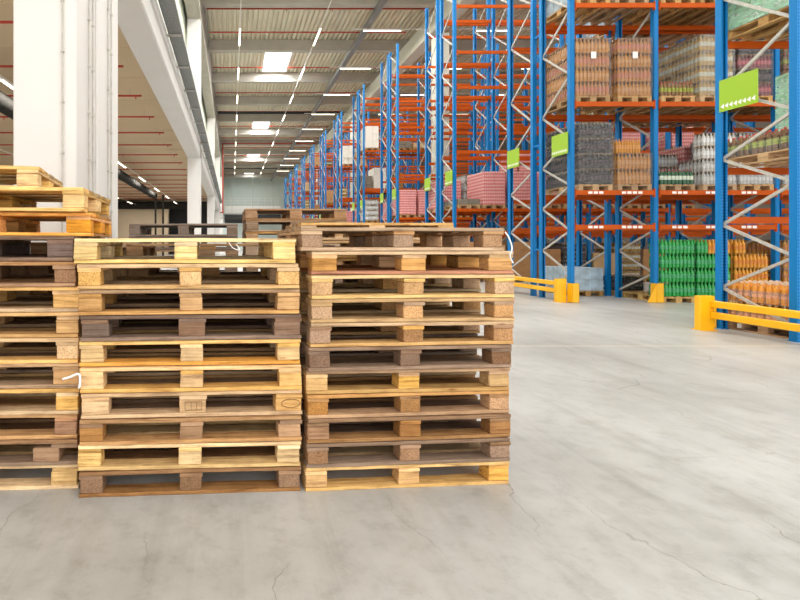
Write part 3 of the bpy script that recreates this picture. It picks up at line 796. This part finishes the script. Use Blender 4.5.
# trays of cans / boxes
def pinkmat():
    m,nt,p=newmat('pink_can_trays'); L=nt.links.new; tc=N(nt,'ShaderNodeTexCoord'); sp=N(nt,'ShaderNodeSeparateXYZ'); L(tc.outputs['Object'],sp.inputs[0])
    fx=mathn(nt,'FRACT',mathn(nt,'MULTIPLY',mathn(nt,'ADD',sp.outputs['X'],sp.outputs['Y']),15.0)); a=mathn(nt,'LESS_THAN',fx,.5)
    fz=mathn(nt,'GREATER_THAN',sp.outputs['Z'],.06); k=mathn(nt,'MULTIPLY',a,fz)
    c=mix(nt,lin((212,124,124)),lin((240,206,200)),k); L(c,p.inputs['Base Color']); p.inputs['Roughness'].default_value=.35; return m
PINK=pinkmat()
WHITEBOX=plain('white_wrapped_box',(226,222,212),.5,0,.05,3)
GREYC=plain('grey_cover_sheet',(126,118,106),.7,0,.15,5,.4,.4,10)
BLUEW=plain('blue_wrapped_box',(168,188,202),.4,0,.3,4)
def tray_mesh(m,w=.8,d=1.2,h=.118):
    b=MB(); g=.006
    for i in range(2):
        for j in range(3):
            b.cbox(i*w/2+g/2,j*d/3+g/2,0,(i+1)*w/2-g/2,(j+1)*d/3-g/2,h,.008)
    return b.mesh('tray_layer',m)
TR={'pink':tray_mesh(PINK),'card':tray_mesh(CARD,h=.26),'card2':tray_mesh(CARD2,h=.3),'white':tray_mesh(WHITEBOX,h=.44),'blue':tray_mesh(BLUEW,h=.3),'greyc':tray_mesh(GREYC,h=.2)}
TH={'pink':.12,'card':.264,'card2':.304,'white':.444,'blue':.304,'greyc':.204}
TN={'pink':'pink can trays','card':'brown cardboard boxes','card2':'pale cardboard boxes','white':'white wrapped boxes','blue':'blue-white wrapped boxes','greyc':'grey covered boxes'}
def tray_load(x,y,z,kind,n,label,wrap=None,group=None):
    nm={'pink':'can_tray_load'}.get(kind,'box_load')
    t=thing(nm,label,'pallet load',(x,y,z),R.uniform(-.01,.01),group)
    for i in range(n): inst('tray_layer',TR[kind],t,(R.uniform(-.004,.004),R.uniform(-.004,.004),i*TH[kind]))
    if wrap: inst('stretch_wrap',wrap_mesh(.8,1.2,round(n*TH[kind]+.01,3),wrap,wrap.name),t)
    return t
BN={'green':'green bottles','dgreen':'dark green bottles','amber':'amber bottles','ginger':'ginger-brown bottles','rose':'reddish bottles','gold':'gold bottles','cola':'dark cola bottles','clear':'clear bottles','berry':'dark red bottles','mixed':'mixed bottles','juice':'orange juice bottles'}
TOPB=.057  # beam top above level
def pal_under(x,y,z,label,col=(196,160,112),group=None):
    # pallets stand with their short side to the aisle: 0.8 wide, 1.2 deep
    o=inst('wooden_pallet',SPM,None,(x+.4,y+.6,z),(0,0,PI/2),jit(lin(col),.15)); tag(o,label,'pallet',group); return z+.143
LNAME={0:'floor',1:'lowest level',2.62:'level two',4.73:'level three',7.08:'level four',6.62:'level four',9.0:'level five',9.45:'level five',10.03:'top level'}
def slot(row,half,x,level,what,n,extra='',wrap=None,**kw):
    y0=(6.64 if row==1 else rowd[row]+(0 if half=='a' else 1.38))-.035
    z=0.0 if level==0 else level+TOPB
    rn='nearest rack' if row==1 else 'row %s %s'%(ordn[row-1],'front' if half=='a' else 'rear')
    pos='place %s'%ordn[min(range(len(FX_)),key=lambda q:abs(FX_[q]-x))]
    w0=what if isinstance(what,str) else what[0]
    G=BN.get(w0,TN.get(w0))
    zz=pal_under(x,y0,z+.001,'pallet under %s, %s, %s, %s'%(G,rn,LNAME[level],pos))
    lab='%s%s, %s, %s, %s'%(G,extra,rn,LNAME[level],pos)
    if w0 in TR: return tray_load(x,y0,zz,what,n,lab,wrap)
    return bottle_load(x,y0,zz,what,n,lab,wrap,**kw)
FX_=[8.22,9.14,10.24,11.16,12.08,13.16,14.07,14.96,16.02,16.94,17.86,18.92,19.84,20.76]
ordn=['one','two','three','four','five','six','seven','eight','nine','ten','eleven','twelve','thirteen','fourteen']
# --- second rack row, near half: the goods facing the camera
A=', left of the bay'; B_=', right of the bay'
slot(2,'a',8.20,4.73,('rose','ginger'),4,' in clear wrap with a paper label',WRAP,tagz=.95,h=.335)
slot(2,'a',9.19,4.73,('ginger','rose'),4,' wrapped, right beside the first',WRAP,tagz=.95,h=.335)
slot(2,'a',8.26,2.62,'cola',4,' in shiny wrap',WRAP,h=.36)
z_=pal_under(9.19,11.065,2.62+TOPB+.001,'pallet under the brown bottles stepped at the top, second rack row')
t=bottle_load(9.19,11.065,z_,'ginger',2,'brown bottles in two full layers with a part layer on top, second beam level',WRAP,h=.36)
o=inst('bottle_layer',LM('ginger',.6,1.0,.34,False),t,(.0,.05,.75))
packs(10.22,11.065,pal_under(10.22,11.065,4.73+TOPB+.001,'pallet under the single layer of mixed bottles, third beam level'),['mixed'],'six-pack of mixed bottles in the single layer on the third beam level','mixed six-packs on the third beam level',.33)
slot(2,'a',11.15,4.73,'gold',4,' tall and shiny wrapped',WRAPD,h=.355,tagz=.7)
slot(2,'a',12.07,4.73,('berry','cola'),4,' in a tall load',WRAP,h=.32)
packs(10.22,11.065,pal_under(10.22,11.065,2.62+TOPB+.001,'pallet under the red-capped dark green bottles'),['dgreen'],'six-pack of dark green bottles with red caps on the second beam level','dark green six-packs on the second beam level',.35)
z_=pal_under(11.22,11.065,2.62+TOPB+.001,'pallet under the stepped clear bottles, second beam level')
t=thing('bottle_load','clear bottles in a stepped load on the second beam level, beside the dark green six-packs','bottle load',(11.22,11.065,z_))
for i,dd in enumerate((.65,.65,.28,.28)):
    o=inst('bottle_layer',layer_mesh('clear',.8,dd,.3,True,9,7 if dd>.5 else 3),t,(0,0,i*.306))
    inst('layer_sheet',SHEET,o,(0,0,.301)).scale=(1,dd/1.2,1)
inst('stretch_wrap',wrap_mesh(.8,.65,.612,WRAP,'low'),t)
slot(2,'a',12.1,2.62,'clear',4,' in a whitish load',WRAP,h=.3)
GL=lambda K:'six-pack of green bottles in the tall floor stack behind the blue upright' if K=='green' else 'six-pack of amber bottles in the floor stack beside the green ones'
GG=lambda K:'green six-packs on the floor of the second rack row' if K=='green' else 'amber six-packs on the floor of the second rack row'
packs(10.24,11.065,pal_under(10.24,11.065,.001,'floor pallet under the first stack of green bottles',(226,186,104)),['green']*4,GL,GG,.335,rows=2)
packs(11.10,11.065,pal_under(11.10,11.065,.001,'floor pallet under the second stack of green bottles',(226,186,104)),['green','green','green',lambda i,j:'green' if i==0 and j<3 else 'amber'],GL,GG,.335,rows=4)
packs(12.0,11.065,pal_under(12.0,11.065,.001,'floor pallet under the amber bottles',(220,180,110)),['amber']*4,GL,GG,.335,skip=lambda li,i,j: li==3 and i>0)
for i,(xx,w) in enumerate(((8.20,'blue'),(9.12,'card2'),(10.22,'card'),(11.15,'clear'),(12.07,'card2'))):
    slot(2,'a',xx,7.08,w,4 if w in('card',) else 3,'',WRAPD if i%2==0 else None)
for i,(xx,w,l,n_) in enumerate(((13.16,'mixed',4.73,4),(14.07,'gold',4.73,4),(14.95,'clear',4.73,4),(13.16,'clear',2.62,4),(14.07,'rose',2.62,4),(13.16,'amber',0,4),(14.07,'cola',0,4))):
    slot(2,'a',xx,l,w,n_,' in the third bay',WRAP,h=.33)
# --- nearest rack
for li in ((2.62,'assorted'),):
    z_=pal_under(8.225,6.605,2.62+TOPB+.001,'pallet under the red-capped assorted bottles in the nearest rack',(214,176,122))
    packs(8.225,6.605,z_,['mixed'],'shrink-wrapped six-pack of assorted red-capped bottles in the nearest rack','red-capped six-packs in the nearest rack',.33,detail=True)
z_=pal_under(8.225,6.605,.001,'floor pallet under the orange juice bottles behind the guard rail',(190,150,104))
packs(8.225,6.605,z_,['juice','juice'],'shrink-wrapped six-pack of orange bottles behind the yellow guard rail','orange six-packs behind the yellow guard rail',.325,detail=True)
slot(1,'b',9.14,2.62,'clear',4,' under green film',WRAPG,h=.34)
slot(1,'b',8.23,4.73,'clear',4,' under green and white film',WRAPG,h=.34)
slot(1,'b',9.12,4.73,'gold',4,' in clear wrap',WRAP,h=.33)
# --- behind: far half of the second row and rows beyond
slot(2,'b',9.14,0,'blue',2,' low')
slot(2,'b',10.24,0,'cola',1,' in a single layer',WRAP,h=.4)
FX_=[8.22,9.14,10.24,11.16,12.08,13.16,14.07,14.96,16.02,16.94,17.86,18.92,19.84,20.76]
used=set()
def fill(row,half,level,spec):
    for i,(w,n_) in enumerate(spec):
        if w is None: continue
        wr={'p':None}.get('x'); x=FX_[i]
        wrap=WRAP if w in GB and R.random()<.7 else None
        slot(row,half,x,level,w,n_,'',wrap)
P=lambda:('pink',R.choice((9,10,11)))
fill(2,'b',2.62,[(None,0),(None,0),(None,0),('clear',3),('pink',10),('pink',10),('cola',4)])
fill(2,'b',4.73,[(None,0),(None,0),('gold',4),('rose',4),('berry',4),('mixed',3)])
fill(2,'b',7.08,[(None,0),(None,0),('blue',4),('card',4),('card2',4)])
fill(3,'a',2.62,[('greyc',1),('pink',10),('pink',10),('pink',10),('clear',4),('pink',10),('pink',9),('rose',4),('pink',8)])
fill(3,'a',4.73,[(None,0),(None,0),(None,0),(None,0),(None,0),('cola',4),('pink',9),(None,0),('pink',9)])
fill(3,'a',0,[('card',5),('card2',4),('card',5),('card',4),('cola',4),('card2',3),('gold',4),('card',4),('card',4)])
fill(3,'b',2.62,[('pink',9),('clear',4),('pink',9),(None,0),('pink',9),('pink',9)])
fill(4,'a',2.62,[('pink',10),('pink',10),('pink',9),('pink',10),('clear',4),('pink',10),('pink',10)])
fill(4,'a',4.73,[(None,0),(None,0),(None,0),(None,0),(None,0),('pink',8),('pink',8)])
fill(4,'a',0,[('card',4),('card',4),('card2',4),('clear',4),('card',4)])
fill(5,'a',7.08,[('white',3),(None,0),('greyc',2),('card2',1)])
fill(5,'a',2.62,[('clear',4),('pink',9),('pink',9)])
fill(5,'b',4.73,[('greyc',4),('white',3),('card',4)])
fill(6,'a',7.08,[('white',3),('card2',3)])
fill(6,'a',2.62,[('pink',8),('pink',9)])
fill(7,'a',4.73,[('card',4),('gold',4)])
fill(7,'b',2.62,[('white',3),('card2',3)])
fill(8,'a',9.0,[('card',3),('dgreen',2)])
fill(9,'a',4.73,[('gold',4),('card',3)])
fill(9,'a',7.08,[('card2',3)])
fill(10,'a',2.62,[('pink',9),('card',3)])
fill(11,'a',7.08,[('card',3)])

# ------------------------------------------------------------------ camera, world, view
cam=bpy.data.cameras.new('camera'); co=bpy.data.objects.new('camera',cam); COL.objects.link(co)
co.location=(0,0,CAMH); co.rotation_euler=(PI/2,0,0); cam.sensor_width=36; cam.lens=465/800*36
cam.shift_x=(400-232)/800; cam.shift_y=-(300-243)/800; cam.clip_end=400; cam.clip_start=.05
sc.camera=co
w=bpy.data.worlds.new('world'); sc.world=w; w.use_nodes=True
bg=w.node_tree.nodes['Background']; bg.inputs[0].default_value=(1.0,.98,.95,1); bg.inputs[1].default_value=3.0
# added front fill: world light entering the unbuilt open end behind the camera
sc.view_settings.view_transform='Standard'; sc.view_settings.look='None'; sc.view_settings.gamma=1; sc.view_settings.exposure=-0.06
sc.cycles.use_denoising=True; sc.cycles.max_bounces=7; sc.cycles.diffuse_bounces=5; sc.cycles.glossy_bounces=2; sc.cycles.transparent_max_bounces=10
sc.cycles.sample_clamp_indirect=6
